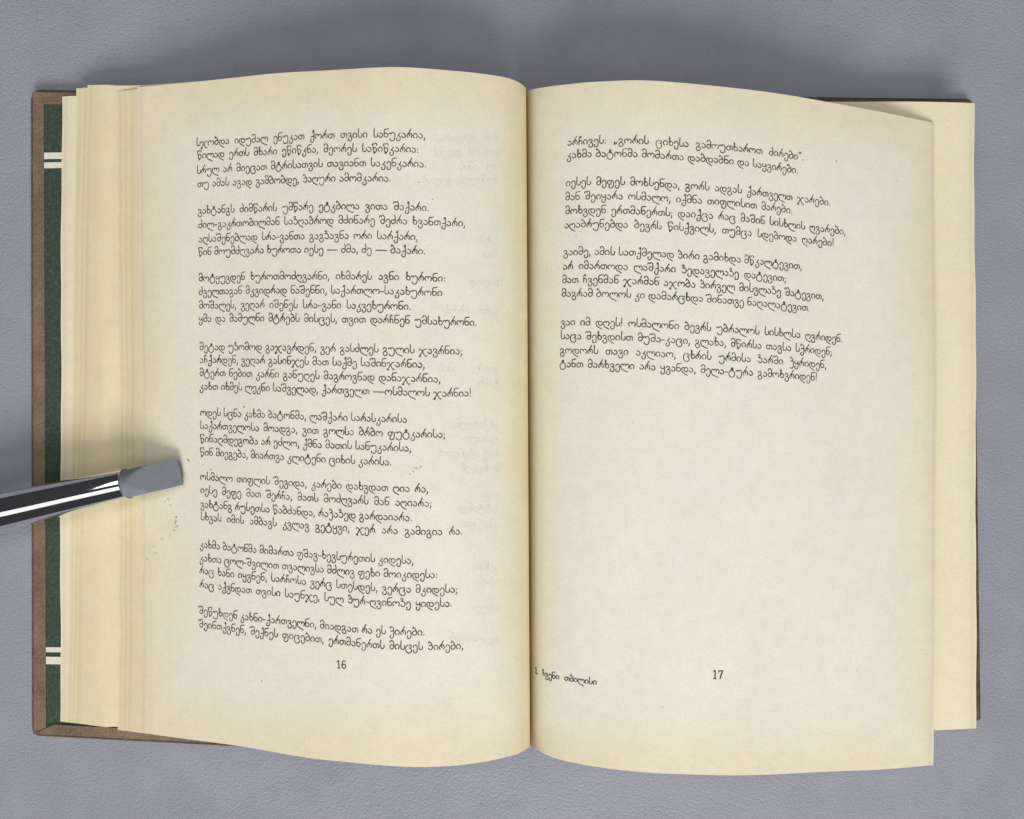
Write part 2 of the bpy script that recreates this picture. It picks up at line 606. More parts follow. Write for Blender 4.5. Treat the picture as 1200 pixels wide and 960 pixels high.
def board(name, corners, zfun, thick, r=0.003, mat="leather", bev=0.0008):
    """hard cover board with softened edges, following the height zfun(x) of its upper face"""
    O = rounded_outline(corners, r)
    # add points along the long sides so the board can bend
    P = []
    for i in range(len(O)):
        a, b = O[i], O[(i + 1) % len(O)]
        k = max(1, int(np.linalg.norm(b - a) / 0.006))
        for t in range(k):
            P.append(a + (b - a) * t / k)
    P = np.array(P)
    c = P.mean(axis=0)
    d = c - P
    nrm = np.array([(P[i - 1] - P[(i + 1) % len(P)])[::-1] * (1, -1) for i in range(len(P))])
    nrm /= np.linalg.norm(nrm, axis=1, keepdims=True)
    if (nrm * d).sum() < 0:
        nrm = -nrm
    rings = []
    for (ins, dz) in ((bev, 0.0), (bev * 0.35, -bev * 0.3), (0.0, -bev), (0.0, -thick + bev), (bev * 0.6, -thick)):
        rings.append(np.array([(*(p + n_ * ins), zfun(p[0]) + dz) for p, n_ in zip(P, nrm)]))
    n = len(P)
    V = np.vstack(rings)
    F = []
    for k in range(len(rings) - 1):
        for i in range(n):
            j = (i + 1) % n
            F.append((k * n + i, (k + 1) * n + i, (k + 1) * n + j, k * n + j))
    bm = bmesh.new()
    vs = [bm.verts.new(v) for v in V]
    for f in F:
        bm.faces.new([vs[i] for i in f])
    # caps as strips across x so that they can follow the bend
    for base in (0, (len(rings) - 1) * n):
        ring = [vs[base + i] for i in range(n)]
        f = bm.faces.new(ring)
        bmesh.ops.triangulate(bm, faces=[f])
    bmesh.ops.recalc_face_normals(bm, faces=bm.faces)
    me = bpy.data.meshes.new(name)
    bm.to_mesh(me)
    bm.free()
    return link(name, me, M[mat], None, True)

X37 = U(37.5, 480, 0.0026)[0]
def cover_z(x):
    """left board: lies on the table at its outer edge and rises a little towards the spine"""
    u = (x - X37) / 0.07
    return 0.0026 + 0.0050 * float(np.interp(u, [0, 1.0, 1.9, 2.3], [0, 1.0, 0.6, 0.0]))
def cxy(px, py, z=None):
    z = 0.0026 if z is None else z
    p = U(px, py, z)
    for _ in range(4):
        p = U(px, py, cover_z(p[0]))
    return p
c_tl, c_bl = cxy(37.0, 106.5), cxy(38.2, 861.5)
c_b2 = cxy(262, 873.2)
xr = page16.at(0.0, 0.5)[0] - 0.006
slope_b = (c_b2[1] - c_bl[1]) / (c_b2[0] - c_bl[0])
c_tr = np.array([xr, c_tl[1] + slope_b * (xr - c_tl[0])])
c_br = np.array([xr, c_bl[1] + slope_b * (xr - c_bl[0])])
front = child(board("cover_board", [c_tl[:2], c_bl[:2], c_br, c_tr], cover_z, 0.0023, [0.0022, 0.0016, 0.001, 0.001]))
tag(front, "brown leathercloth front board with green lining")
# right board under the block
r_tr, r_br = U(1140.5, 115.0, 0.0026), U(1150.6, 845.8, 0.0026)
r_tl, r_bl = np.array([xr + 0.014, r_tr[1] + 0.0]), np.array([xr + 0.014, r_br[1] - 0.0])
back = child(board("cover_board", [r_tl, r_bl, r_br[:2], r_tr[:2]], lambda x: 0.0026, 0.0023, [0.001, 0.001, 0.0012, 0.002], "worn_shaded"))  # dark brown here paints in the shade on the board's far edge
tag(back, "brown back board just showing beyond the page block")
# spine strip joining the boards
def spine():
    V, F = [], []
    xs = np.linspace(xr - 0.001, xr + 0.0155, 12)
    for x in xs:
        u = (x - xs[0]) / (xs[-1] - xs[0])
        z = 0.0019 + 0.0008 * math.sin(math.pi * u)
        for (y, dz) in ((c_br[1], 0), (r_tl[1], 0), (r_tl[1], -0.0012), (c_br[1], -0.0012)):
            V.append((x, y, z + dz))
    for i in range(len(xs) - 1):
        for k in range(4):
            a, b = i * 4 + k, i * 4 + (k + 1) % 4
            F.append((a, a + 4, b + 4, b))
    F += [(0, 1, 2, 3), tuple(4 * (len(xs) - 1) + k for k in (3, 2, 1, 0))]
    child(mesh("spine", V, F, M["leather"], None, False))
spine()

def patch(name, poly, dz, mat, parent, thick=0.00012):
    """thin pasted layer following the left board; poly is [(x, y), ...] with matching left and right columns"""
    n = 14
    (x0a, y0a), (x0b, y0b), (x1b, y1b), (x1a, y1a) = poly     # left-bottom, left-top, right-top, right-bottom
    V, F = [], []
    for lay in (0, -thick):
        for i in range(n):
            u = i / (n - 1)
            for (xa, ya, xb, yb) in ((x0a, y0a, x1a, y1a), (x0b, y0b, x1b, y1b)):
                x, y = xa + (xb - xa) * u, ya + (yb - ya) * u
                V.append((x, y, cover_z(x) + dz + lay))
    K = 2 * n
    for i in range(n - 1):
        a, b, c, d = 2 * i, 2 * i + 2, 2 * i + 3, 2 * i + 1
        F += [(a, b, c, d), (d + K, c + K, b + K, a + K), (a, a + K, b + K, b), (d, c, c + K, d + K)]
    F += [(0, 1, 1 + K, K), (2 * n - 2, 2 * n - 2 + K, 2 * n - 1 + K, 2 * n - 1)]
    o = mesh(name, V, F, mat, None, False)
    o.parent = parent
    return o

def q(*pts):
    return [tuple(cxy(*p)[:2]) for p in pts]
ins_r = xr - 0.02
gl_t, gl_b = cxy(51.4, 122), cxy(54.2, 850.3)
g_tr = (ins_r, gl_t[1] + slope_b * (ins_r - gl_t[0]))
g_br = (ins_r, gl_b[1] + slope_b * (ins_r - gl_b[0]))
green = patch("endpaper", [tuple(gl_b[:2]), tuple(gl_t[:2]), g_tr, g_br], 0.00022, M["green"], front)
def stripe(y0, y1, x0, mat="stripe", z=0.00034):
    a, b = cxy(x0, y1), cxy(x0, y0)
    xe = xr - 0.06
    return patch("stripe", [tuple(a[:2]), tuple(b[:2]), (xe, b[1]), (xe, a[1])], z, M[mat], front, 0.0001)
for (y0, y1, x0) in ((179.4, 187.0, 51.2), (190.8, 197.6, 51.2), (758.2, 764.0, 54.0), (769.3, 778.0, 54.0)):
    stripe(y0, y1, x0)
for (y0, y1, x0) in ((187.0, 188.2, 51.3), (764.0, 765.0, 54.1), (768.3, 769.3, 54.1)):
    tag(stripe(y0, y1, x0, "line", 0.00030), "thin black rule")

# leather turned in over the board, mitred at the corners
def turn_in():
    rim = 0.0007
    TL, BL = c_tl[:2] + np.array([rim, -rim]), c_bl[:2] + np.array([rim, rim])
    L = patch("turn_in", [tuple(BL), tuple(TL), (gl_t[0] + 0.0002, gl_t[1] + 0.0008), (gl_b[0] + 0.0002, gl_b[1] - 0.0004)], 0.00045, M["leather"], front, 0.0005)
    xe = xr - 0.004
    T_ = patch("turn_in", [(gl_t[0] + 0.0006, gl_t[1] - 0.0002), (TL[0] + 0.0002, TL[1] + 0.0001), (xe, TL[1] + slope_b * (xe - TL[0])), (xe, gl_t[1] + slope_b * (xe - gl_t[0]))], 0.00060, M["leather"], front, 0.0006)
    B_ = patch("turn_in", [(BL[0] + 0.0002, BL[1] - 0.0001), (gl_b[0] + 0.0028, gl_b[1] + 0.0006), (xe, gl_b[1] + slope_b * (xe - gl_b[0])), (xe, BL[1] + slope_b * (xe - BL[0]))], 0.00060, M["leather"], front, 0.0006)
turn_in()

def edge_wear():
    """the rubbed, darker lip along the rim of the left board"""
    path = [c_tl[:2] + np.array([0.03, slope_b * 0.03]), c_tl[:2] + np.array([0.0022, 0]), c_tl[:2] + np.array([0.0005, -0.0006]), c_tl[:2] + np.array([0, -0.003]),
            c_bl[:2] + np.array([0, 0.003]), c_bl[:2] + np.array([0.0004, 0.0005]), c_bl[:2] + np.array([0.002, 0])]
    path.append(np.array([xr, c_br[1]]))
    P = []
    for a, b in zip(path[:-1], path[1:]):
        k = max(1, int(np.linalg.norm(b - a) / 0.004))
        P += [a + (b - a) * t / k for t in range(k)]
    P.append(path[-1])
    V, F = [], []
    R = 0.00042
    for i, p in enumerate(P):
        d = P[min(i + 1, len(P) - 1)] - P[max(i - 1, 0)]
        d = d / np.linalg.norm(d)
        nn = np.array([-d[1], d[0]])
        for a in np.linspace(0, 2 * math.pi, 8, endpoint=False):
            o = nn * math.cos(a) * R
            V.append((p[0] + o[0], p[1] + o[1], cover_z(p[0]) - 0.0006 + math.sin(a) * R * 1.5))
    for i in range(len(P) - 1):
        for k in range(8):
            F.append((i * 8 + k, i * 8 + (k + 1) % 8, (i + 1) * 8 + (k + 1) % 8, (i + 1) * 8 + k))
    F += [tuple(range(8)), tuple((len(P) - 1) * 8 + k for k in range(7, -1, -1))]
    o = mesh("worn_rim", V, F, M["worn_shaded"], None, True)
    o.parent = front
edge_wear()

# ------------------------------------------------------------------ lettering
# stroke letters drawn after the book's type: x height 65, ascender 115, descender -46
def ell(cx, cy, rx, ry, a0=0, a1=360, n=14):
    return [(cx + rx * math.cos(math.radians(a)), cy + ry * math.sin(math.radians(a))) for a in np.linspace(a0, a1, n)]
G = {
 "ა": (60, [[(17, 60), (36, 55), (49, 39), (52, 20), (38, 3), (18, 2), (5, 20)]]),
 "ბ": (64, [[(8, 90), (15, 112)], [(15, 112), (36, 90), (53, 62), (59, 32), (45, 4), (22, 2), (6, 20), (10, 44), (30, 58), (46, 55)]]),
 "გ": (66, [[(8, 46), (18, 62), (38, 62), (48, 45), (38, 25), (15, 6), (7, -18), (22, -42), (46, -40), (60, -18), (50, 6), (30, 14)]]),
 "დ": (92, [ell(60, 31, 26, 29), [(40, 47), (29, 61), (14, 55), (4, 36), (7, 12), (20, -10), (34, -22)], [(34, -22), (76, -46)]]),
 "ე": (62, [[(9, 30), (14, 52), (32, 63), (49, 54), (56, 32), (56, -10), (49, -34), (32, -45), (13, -37), (8, -20), (17, -5)]]),
 "ვ": (62, [[(8, 46), (19, 62), (39, 61), (49, 46), (41, 29), (24, 20)], [(24, 20), (47, 14), (57, -8), (50, -36), (30, -46), (12, -39), (6, -20), (13, -6)]]),
 "ზ": (64, [[(7, 94), (17, 111), (32, 104), (30, 86), (12, 68)], [(12, 68), (36, 67), (55, 50), (59, 26), (46, 4), (24, 1), (7, 16)]]),
 "თ": (88, [ell(30, 30, 25, 29), [(46, 52), (60, 62), (77, 52), (83, 30), (78, 4)]]),
 "ი": (62, [[(22, 4), (9, 10), (4, 30), (14, 54), (32, 63), (50, 52), (56, 28), (47, 4)]]),
 "კ": (62, [[(51, 63), (40, 42), (26, 22)], [(26, 22), (46, 17), (55, -8), (48, -38), (28, -48), (10, -39), (7, -22), (17, -8)]]),
 "ლ": (108, [[(36, 44), (26, 61), (12, 54), (4, 34), (8, 8), (20, -14), (34, -23)], [(34, -23), (92, -48)], [(36, 44), (46, 60), (60, 60), (68, 46), (68, 32)], [(68, 44), (79, 62), (94, 60), (105, 42), (105, 22), (97, 4)]]),
 "მ": (62, [ell(31, 29, 25, 28), [(8, 86), (13, 106), (31, 114), (48, 102), (56, 78), (56, 30)]]),
 "ნ": (62, [ell(31, 29, 25, 28), [(62, 112), (36, 108), (16, 104), (8, 82), (6, 30)]]),
 "ო": (94, [[(16, 4), (5, 20), (8, 47), (24, 62), (41, 54), (47, 34)], [(47, 42), (55, 58), (70, 62), (85, 48), (89, 24), (78, 4)]]),
 "პ": (62, [[(7, 90), (13, 112)], [(13, 112), (34, 92), (50, 66), (56, 32), (44, 4), (22, 2), (7, 18)], [(14, 54), (30, 60), (52, 58)]]),
 "რ": (74, [[(17, 3), (6, 14), (10, 36), (33, 72), (56, 117)], [(28, 52), (44, 62), (60, 53), (68, 28), (60, 4)], [(28, 50), (36, 40), (38, 22)]]),
 "ს": (60, [[(12, 117), (9, 60), (11, 16), (28, 2), (46, 6), (56, 26), (53, 52)]]),
 "ტ": (92, [ell(44, 12, 39, 47, n=18), [(46, 60), (35, 78), (46, 98), (58, 82), (50, 58)], [(46, 66), (46, 90)]]),
 "უ": (84, [[(2, 44), (9, 60), (22, 58), (28, 44)], [(28, 46), (38, 60), (56, 63), (72, 52), (77, 24), (74, -16), (61, -42), (38, -47), (18, -36), (14, -16)]]),
 "ფ": (92, [ell(30, 34, 25, 27), [(46, 54), (62, 62), (80, 48), (83, 10), (77, -26), (56, -46), (32, -38), (26, -20), (35, -6)]]),
 "ქ": (62, [[(34, 92), (50, 117), (53, 60), (53, -10), (46, -38), (28, -47), (10, -37), (8, -18), (19, -6)], [(17, 26), (36, 34), (53, 30)], [(40, 96), (50, 108)]]),
 "ღ": (80, [[(36, 44), (26, 61), (12, 54), (4, 34), (8, 8), (20, -14), (32, -22)], [(32, -22), (74, -45)], [(36, 44), (46, 60), (62, 60), (73, 44), (73, 22), (63, 4)]]),
 "ყ": (62, [[(8, 63), (6, 38), (17, 24), (36, 28), (50, 42)], [(51, 63), (54, 0), (48, -34), (30, -47), (12, -39), (6, -20), (14, -7)]]),
 "შ": (68, [ell(36, 28, 24, 28), [(-6, 84), (-2, 102), (12, 106), (19, 92)], [(19, 92), (27, 107), (42, 112), (55, 102), (60, 66), (60, 30)]]),
 "ჩ": (56, [[(10, 2), (10, 60), (14, 98), (27, 114), (37, 104), (30, 92)], [(10, 40), (26, 57), (42, 48), (46, 4)]]),
 "ც": (86, [[(30, 62), (11, 44), (4, 10), (14, -28), (40, -47), (66, -40), (78, -16), (70, 10), (52, 20)], [(44, 52), (56, 64), (72, 56), (72, 34), (52, 20)]]),
 "ძ": (62, [ell(30, 29, 25, 28), [(45, 117), (55, 84), (55, 30)]]),
 "წ": (70, [[(4, 86), (5, 104), (18, 108), (26, 98), (36, 110), (52, 110), (63, 98), (58, 84)], [(7, 90), (14, 40), (26, -26)], [(26, -26), (46, -4), (60, 26), (50, 48), (30, 52), (13, 46)], [(22, -4), (26, -24), (32, -6)]]),
 "ჭ": (64, [[(14, 84), (8, 102), (20, 113), (32, 102), (48, 94), (56, 60), (54, -10), (46, -38), (28, -47), (10, -35), (10, -17), (22, -7)], [(16, 44), (36, 52), (55, 46)]]),
 "ხ": (62, [ell(34, 29, 23, 28), [(13, 117), (11, 60), (11, 26)], [(14, 110), (25, 98), (16, 84)], [(12, 66), (28, 64), (46, 52)]]),
 "ჯ": (104, [[(3, 42), (9, 58), (24, 58), (35, 44), (60, 0), (72, -24), (88, -40), (99, -28)], [(97, 56), (82, 62), (64, 48), (36, 8), (20, -20), (10, -30), (2, -38), (14, -47), (27, -34)]]),
 "ჰ": (60, [[(7, 94), (14, 111), (34, 96), (46, 78), (30, 62), (12, 54)], [(12, 54), (36, 60), (52, 44), (50, -10), (40, -38), (22, -44), (8, -30)]]),
 ",": (26, [[(14, 8), (16, -6), (6, -26)], [(11, 6), (15, 2)]]),
 ".": (26, [[(11, 5), (15, 5)], [(11, 7), (15, 7)]]),
 ":": (28, [[(12, 6), (16, 6)], [(12, 46), (16, 46)], [(12, 8), (16, 8)], [(12, 48), (16, 48)]]),
 ";": (28, [[(14, 8), (16, -6), (6, -26)], [(12, 46), (16, 46)], [(12, 48), (16, 48)]]),
 "-": (46, [[(4, 34), (42, 34)]]),
 "—": (150, [[(6, 34), (144, 34)]]),
 "!": (28, [[(14, 112), (13, 34)], [(12, 5), (15, 5)], [(12, 7), (15, 7)]]),
 "„": (56, [[(14, 22), (16, 10), (6, -8)], [(36, 22), (38, 10), (28, -8)], [(12, 20), (15, 16)], [(34, 20), (37, 16)]]),
 "“": (50, [[(18, 110), (10, 98), (14, 88)], [(40, 110), (32, 98), (36, 88)], [(12, 90), (15, 86)], [(34, 90), (37, 86)]]),
 "1": (62, [[(12, 88), (30, 104), (30, 6)], [(12, 4), (48, 4)], [(34, 100), (34, 6)]]),
 "6": (74, [[(62, 90), (48, 104), (26, 92), (10, 56), (10, 24), (24, 3), (46, 3), (62, 20), (60, 44), (42, 58), (22, 52), (10, 34)], [(14, 60), (13, 26), (22, 8)]]),
 "7": (74, [[(10, 82), (11, 102)], [(11, 102), (66, 102)], [(66, 102), (48, 58), (34, 4)], [(62, 98), (42, 52), (30, 4)]]),
 "2": (62, [[(8, 78), (14, 98), (32, 104), (48, 90), (44, 64), (24, 32), (6, 6)], [(6, 5), (54, 5)], [(54, 5), (56, 20)]]),
}
SHARP = 2

def catmull(pts, step=9.0):
    P = [np.array(p, float) for p in pts]
    if len(P) == 2:
        return P
    closed = np.linalg.norm(P[0] - P[-1]) < 1e-6
    Q = ([P[-2]] if closed else [2 * P[0] - P[1]]) + P + ([P[1]] if closed else [2 * P[-1] - P[-2]])
    out = []
    for i in range(len(P) - 1):
        p0, p1, p2, p3 = Q[i:i + 4]
        k = max(1, int(np.linalg.norm(p2 - p1) / step))
        for t in np.linspace(0, 1, k, endpoint=False):
            out.append(0.5 * ((2 * p1) + (p2 - p0) * t + (2 * p0 - 5 * p1 + 4 * p2 - p3) * t * t + (3 * p1 - p0 - 3 * p2 + p3) * t ** 3))
    out.append(P[-1])
    return out

RIB = {}
def ribbon(pts, half):
    """outline of a pen stroke: quads along it and small rounded ends"""
    C = np.array(catmull(pts))
    d = np.gradient(C, axis=0)
    d /= np.linalg.norm(d, axis=1, keepdims=True) + 1e-9
    nn = np.c_[-d[:, 1], d[:, 0]]
    hw = np.full(len(C), half)
    V, F = [], []
    closed = np.linalg.norm(C[0] - C[-1]) < 1e-6
    pts_l = []
    if not closed:
        pts_l.append((C[0] - d[0] * half * 0.8, nn[0], half * 0.55))
    for c, n_, h in zip(C, nn, hw):
        pts_l.append((c, n_, h))
    if not closed:
        pts_l.append((C[-1] + d[-1] * half * 0.8, nn[-1], half * 0.55))
    for c, n_, h in pts_l:
        V += [c + n_ * h, c - n_ * h]
    for i in range(len(pts_l) - 1):
        F.append((2 * i, 2 * i + 1, 2 * i + 3, 2 * i + 2))
    return np.array(V), F

def glyph(ch, half):
    key = (ch, half)
    if key not in RIB:
        RIB[key] = [ribbon(s, half) for s in G[ch][1]]
    return RIB[key]

SPACE, TRACK = 40.0, 6.0
def line_width(text, space):
    x = 0.0
    for ch in text:
        x += space if ch == " " else G[ch][0] + TRACK
    return x - TRACK

class Printer:
    def __init__(self, lf, half=6.9, lift=0.00004):
        self.lf, self.half, self.lift = lf, half, lift
        self.V, self.F, self.n = [], [], 0
    def line(self, text, p0, p1, unit=None, mirror=False, bend=0.0, jitter=True, vscale=1.0):
        """set a line between two measured baseline ends; the word spaces take up the slack"""
        lf = self.lf
        W, H = lf.W, HP
        a, b = np.array(lf.find(*p0)) * (W, H), np.array(lf.find(*p1)) * (W, H)
        d = b - a
        L = np.linalg.norm(d)
        d /= L
        up = np.array([-d[1], d[0]])
        if up[1] < 0:
            up = -up
        nsp = text.count(" ")
        base = line_width(text, 0.0)
        want = unit if unit else L / (base + SPACE * nsp)
        k = L / (base + SPACE * nsp)
        if unit:
            k = min(max(k, unit * 0.93), unit * 1.07)
        space = (L / k - base) / nsp if nsp else 0.0
        x = 0.0
        ku = (unit if unit else k) * vscale
        for ch in text:
            if ch == " ":
                x += space
                continue
            jy = rng.normal(0, 1.3) if jitter else 0.0
            hw = round(self.half * (1 + (rng.normal(0, 0.06) if jitter else 0)), 1)
            for (gv, gf) in glyph(ch, hw):
                gx, gy = gv[:, 0] + x, gv[:, 1] + jy
                lx = gx * k
                P = a + np.outer(lx, d) + np.outer(gy * ku + bend * 4 * (lx / L) * (1 - lx / L), up)
                s, t = P[:, 0] / W, P[:, 1] / H
                q3 = lf.at(s, t) + lf.normal(s, t) * self.lift
                self.V.append(q3)
                self.F += [tuple(i + self.n for i in f) for f in gf]
                self.n += len(gv)
            x += G[ch][0] + TRACK
    def build(self, name, parent, mat):
        o = mesh(name, np.vstack(self.V), self.F, mat, None, False)
        o.parent = parent
        return o

LEFT = [
 [("სჯობდა იდუმალ ენუკათ ქორთ თვისი სანუკარია,", 230.3, 171.3, 498.7, 162.5),
  ("წილად ერთს მხარი ეწიწკნა, მეორეს საწიწკარია:", 231.3, 186.0, 490.8, 179.2),
  ("სრულ არ მიეცათ მტრისათვის თავიანთ საკენკარია.", 230.8, 203.8, 499.7, 196.3),
  ("თუ ამას ავად ვამბობდე, პაღური ამომკარია.", 231.5, 219.6, 458.3, 213.0)],
 [("ვახტანგს ძიმწარის უმწარე ეტკბილა ვითა შაქარი.", 232.0, 250.9, 502.8, 247.5),
  ("ძილ-გაკრთობილმან საზღაპროდ მძინარე შეძრა ხვანთქარი,", 232.5, 267.5, 545.3, 265.5),
  ("აღსაშენებლად სრა-ვანთა გაგზავნა ორი სარქარი,", 232.8, 284.0, 489.7, 281.7),
  ("წინ მოუმძღვარა ხუროთა იესე — ძმა, ძე — ბაქარი.", 232.5, 299.2, 498.7, 298.3)],
 [("მოტყუვდენ ხუროთმოძღვარნი, იხმარეს ავნი ხურონი:", 233.0, 329.7, 522.0, 330.2),
  ("ძველთაგან მკვიდრად ნაშენნი, საქართლო-საკახურონი", 233.0, 345.5, 518.3, 347.0),
  ("მოშალეს, ვეღარ იშენეს სრა-ვანი საკვეხურონი.", 233.3, 361.7, 481.7, 363.3),
  ("ყმა და მამულნი მტრებს მისცეს, თვით დარჩნენ უმსახურონი.", 233.0, 377.2, 558.7, 381.7)],
 [("მეტად უზომოდ გაჯავრდენ, ვერ გასძლეს გულის ჯავრნია;", 234.0, 410.3, 542.0, 415.3),
  ("აჩქარდენ, ვეღარ გასინჯეს მათ საქმე საშინჯარნია,", 234.0, 425.3, 498.0, 431.2),
  ("მტერთ ნებით კარნი განუღეს მაგროვნად დანაჯარნია,", 234.0, 440.6, 516.3, 448.3),
  ("კახთ იხმეს ლეკნი საშველად, ქართველთ —ოსმალოს ჯარნია!", 234.0, 456.5, 552.2, 464.7)],
 [("ოდეს სცნა კახმა ბატონმა, ლაშქარი სარასკარისა", 234.7, 487.2, 477.0, 495.5),
  ("საქართველოსა მოადგა, ვით გოლსა ბრბო ფუტკარისა;", 234.5, 502.4, 522.0, 513.0),
  ("წინაღმდეგობა არ ეძლო, ქმნა მათის სანუკარისა,", 234.5, 517.8, 482.0, 529.2),
  ("წინ მიეგება, მიართვა კლიტენი ციხის კარისა.", 234.5, 533.6, 458.8, 545.5)],
 [("ოსმალო თიფლის შევიდა, კარები დახვდათ ღია რა,", 234.7, 562.3, 502.0, 577.0),
  ("იესე მეფე მათ შერჩა, მათს მოძღვარს მან აღიარა;", 235.0, 578.0, 506.0, 593.8),
  ("ვახტანგ რუსეთსა წაბძანდა, რაჰაზედ გარდაიარა.", 235.0, 594.4, 483.0, 610.8),
  ("სხვას იმის ამბავს კვლავ გეტყვი, ჯერ არა გამიგია რა.", 235.3, 609.5, 542.0, 626.2)],
 [("კახმა ბატონმა მიმართა ფშავ-ხევსურეთის კიდესა,", 234.2, 641.5, 484.7, 660.8),
  ("კახთა ცოლ-შვილით თვალივსა მძლივ ფეხი მოიკიდესა:", 234.0, 657.4, 512.8, 677.5),
  ("რაც ხანი იყვნენ, სარჩოსა ვერც სთესდეს, ვერცა მკიდესა;", 233.8, 672.0, 536.3, 694.2),
  ("რაც აქვნდათ თვისი საუნჯე, სულ პურ-ღვინოზე ყიდესა.", 233.8, 688.3, 530.0, 710.8)],
 [("შეწუხდენ კახნი-ქართველნი, მიადგათ რა ეს ჭირები.", 233.3, 719.2, 498.0, 744.7),
  ("შეინთქვნენ, შექნეს ფიცებით, ერთმანერთს მისცეს პირები,", 233.1, 734.8, 543.0, 760.3)],
]
RIGHT = [
 [("არჩივეს: „გორის ციხესა გამოუთხაროთ ძირები“.", 665.0, 170.8, 942.0, 188.3),
  ("კახმა ბატონმა მომართა დაბდაბნი და საყვირები.", 664.2, 185.8, 935.3, 203.7)],
 [("იესეს მეფეს მოხსენდა, გორს ადგას ქართველთ ჯარები.", 663.3, 218.3, 973.3, 241.3),
  ("მან შეიყარა ოსმალო, იქმნა თიფლისით მარები.", 662.5, 235.0, 928.8, 250.5),
  ("მოხვდენ ერთმანერთს; დაიქცა რაც მაშინ სისხლის ღვარები,", 662.5, 251.2, 991.0, 275.3),
  ("აღაბრუნებდა ბევრს წისქვილს, თუმცა სდებოდა ღარები!", 661.7, 267.5, 977.2, 288.8)],
 [("ვაიმე, ამის სათქმელად პირი გამიხდა მწკალტევით,", 660.3, 299.2, 939.7, 315.8),
  ("არ იმართოდა ლაშქარი ზედაველაზე დატევით;", 659.7, 315.8, 921.3, 330.3),
  ("მათ ჩვენმან ჯარმან აჯობა პირველ მისვლაზე შატევით,", 658.8, 331.7, 965.3, 351.3),
  ("მაგრამ ბოლოს კი დამარცხდა შინათვე ნაღალატევით.", 658.3, 347.8, 949.2, 365.0)],
 [("ვაი იმ დღეს! ოსმალონი ბევრს უბრალოს სისხლსა ღვრიდენ.", 657.2, 381.2, 987.2, 401.2),
  ("საცა შეხვდისთ მუშა-კაცი, გლახა, მწირსა თავსა სჭრიდენ;", 657.0, 397.2, 975.0, 416.3),
  ("გოდორს თავი აკლიაო, ცხრის ურმისა ზარში ჰყრიდენ,", 656.3, 414.0, 968.3, 431.7),
  ("ტანთ მარხველი არა ყვანდა, მელა-ტურა გამოხვრიდენ!", 655.8, 430.0, 957.5, 446.3)],
]
UNIT = 2.12e-5
def verse(lf, parent, lines):
    p = Printer(lf)
    for (txt, x0, y0, x1, y1) in lines:
        p.line(txt, (x0, y0), (x1, y1), UNIT)
    p.build("verse", parent, M["ink"])
for v in LEFT:
    verse(page16, leaf16, v)
for v in RIGHT:
    verse(page17, leaf17, v)
def folio(lf, parent, txt, p0, p1, name="page_number", half=7.5, unit=None):
    p = Printer(lf, half)
    p.line(txt, p0, p1, unit, jitter=False)
    return p.build(name, parent, M["ink"])
folio(page16, leaf16, "16", (394.8, 783.3), (406.3, 783.6))
folio(page17, leaf17, "17", (835.0, 795.6), (847.5, 795.9))
sig = Printer(page17, 9.0)
sig.line("2. ჩვენი", (627.4, 789.2), (655.5, 796.2), 1.75e-5, jitter=False)
sig.line("თბილისი", (661.5, 797.2), (699.3, 802.6), 1.75e-5, jitter=False)
sig.build("signature_mark", leaf17, M["ink"])

# print of the other side showing faintly through the left page
gh = Printer(page16, 6.0, 0.00002)
srcs = [l for v in RIGHT + LEFT for l in v]
yrow = 163.0
k = 0
for v in LEFT:
    for (txt, x0, y0, x1, y1) in v:
        src = srcs[(k * 7 + 3) % len(srcs)][0]
        words = src.split(" ")
        room = 586 - random.uniform(0, 6) - (x1 + 14)
        take, n = [], 0
        for wd in words:
            if (n + len(wd) + 1) * 5.9 > room:
                break
            take.append(wd)
            n += len(wd) + 1
        k += 1
        if not take:
            continue
        xr_ = 586 - random.uniform(0, 3)
        xl_ = xr_ - n * 5.9
        sl = (y1 - y0) / (x1 - x0)
        yy = y1 + sl * (xr_ - x1) * 0.6 + 4.0
        gh.line(" ".join(take), (xr_, yy), (xl_, yy - sl * (xr_ - xl_) * 0.6), UNIT)
gh.build("print_showing_through", leaf16, M["ghost"])

# small stains and specks on the pages
def blots(lf, parent, spots, mat):
    for (px, py, rx, ry, ang) in spots:
        s, t = lf.find(px, py)
        c = np.array([s * lf.W, t * HP])
        ring = []
        m = 11
        for i in range(m):
            a = 2 * math.pi * i / m
            r = random.uniform(0.45, 1.2)
            x, y = rx * r * math.cos(a), ry * r * math.sin(a)
            ca, sa = math.cos(ang), math.sin(ang)
            ring.append(c + np.array([x * ca - y * sa, x * sa + y * ca]) * 0.00044)
        P = np.array([c] + ring)
        S, T = P[:, 0] / lf.W, P[:, 1] / HP
        V = lf.at(S, T) + lf.normal(S, T) * 0.00003
        o = mesh("stain", V, [(0, 1 + i, 1 + (i + 1) % m) for i in range(m)], mat, None, False)
        o.parent = parent
blots(page16, leaf16, [(206, 610, 1.6, 1.0, .5), (207, 617, 1.2, 1.4, .2), (205, 622, 1.6, .8, .3), (197, 585, 1.4, .7, .8), (200, 592, .8, .7, 0), (193, 588, .8, .6, .4),
                       (190, 632, .9, 1.2, 0), (180, 640, 1.0, .8, .3), (199, 628, .8, .8, 0), (488, 549, 2.0, .7, .6), (493, 547, .8, 1.2, 0), (484, 553, 1.2, .6, .9), (480, 556, .6, .6, 0),
                       (172, 655, .7, .9, 0), (182, 648, 1.1, .5, .2), (254, 556, .9, .4, 1), (248, 551, 2.2, .25, 2.6), (238, 545, 2.6, .25, 2.4)], M["stain"])
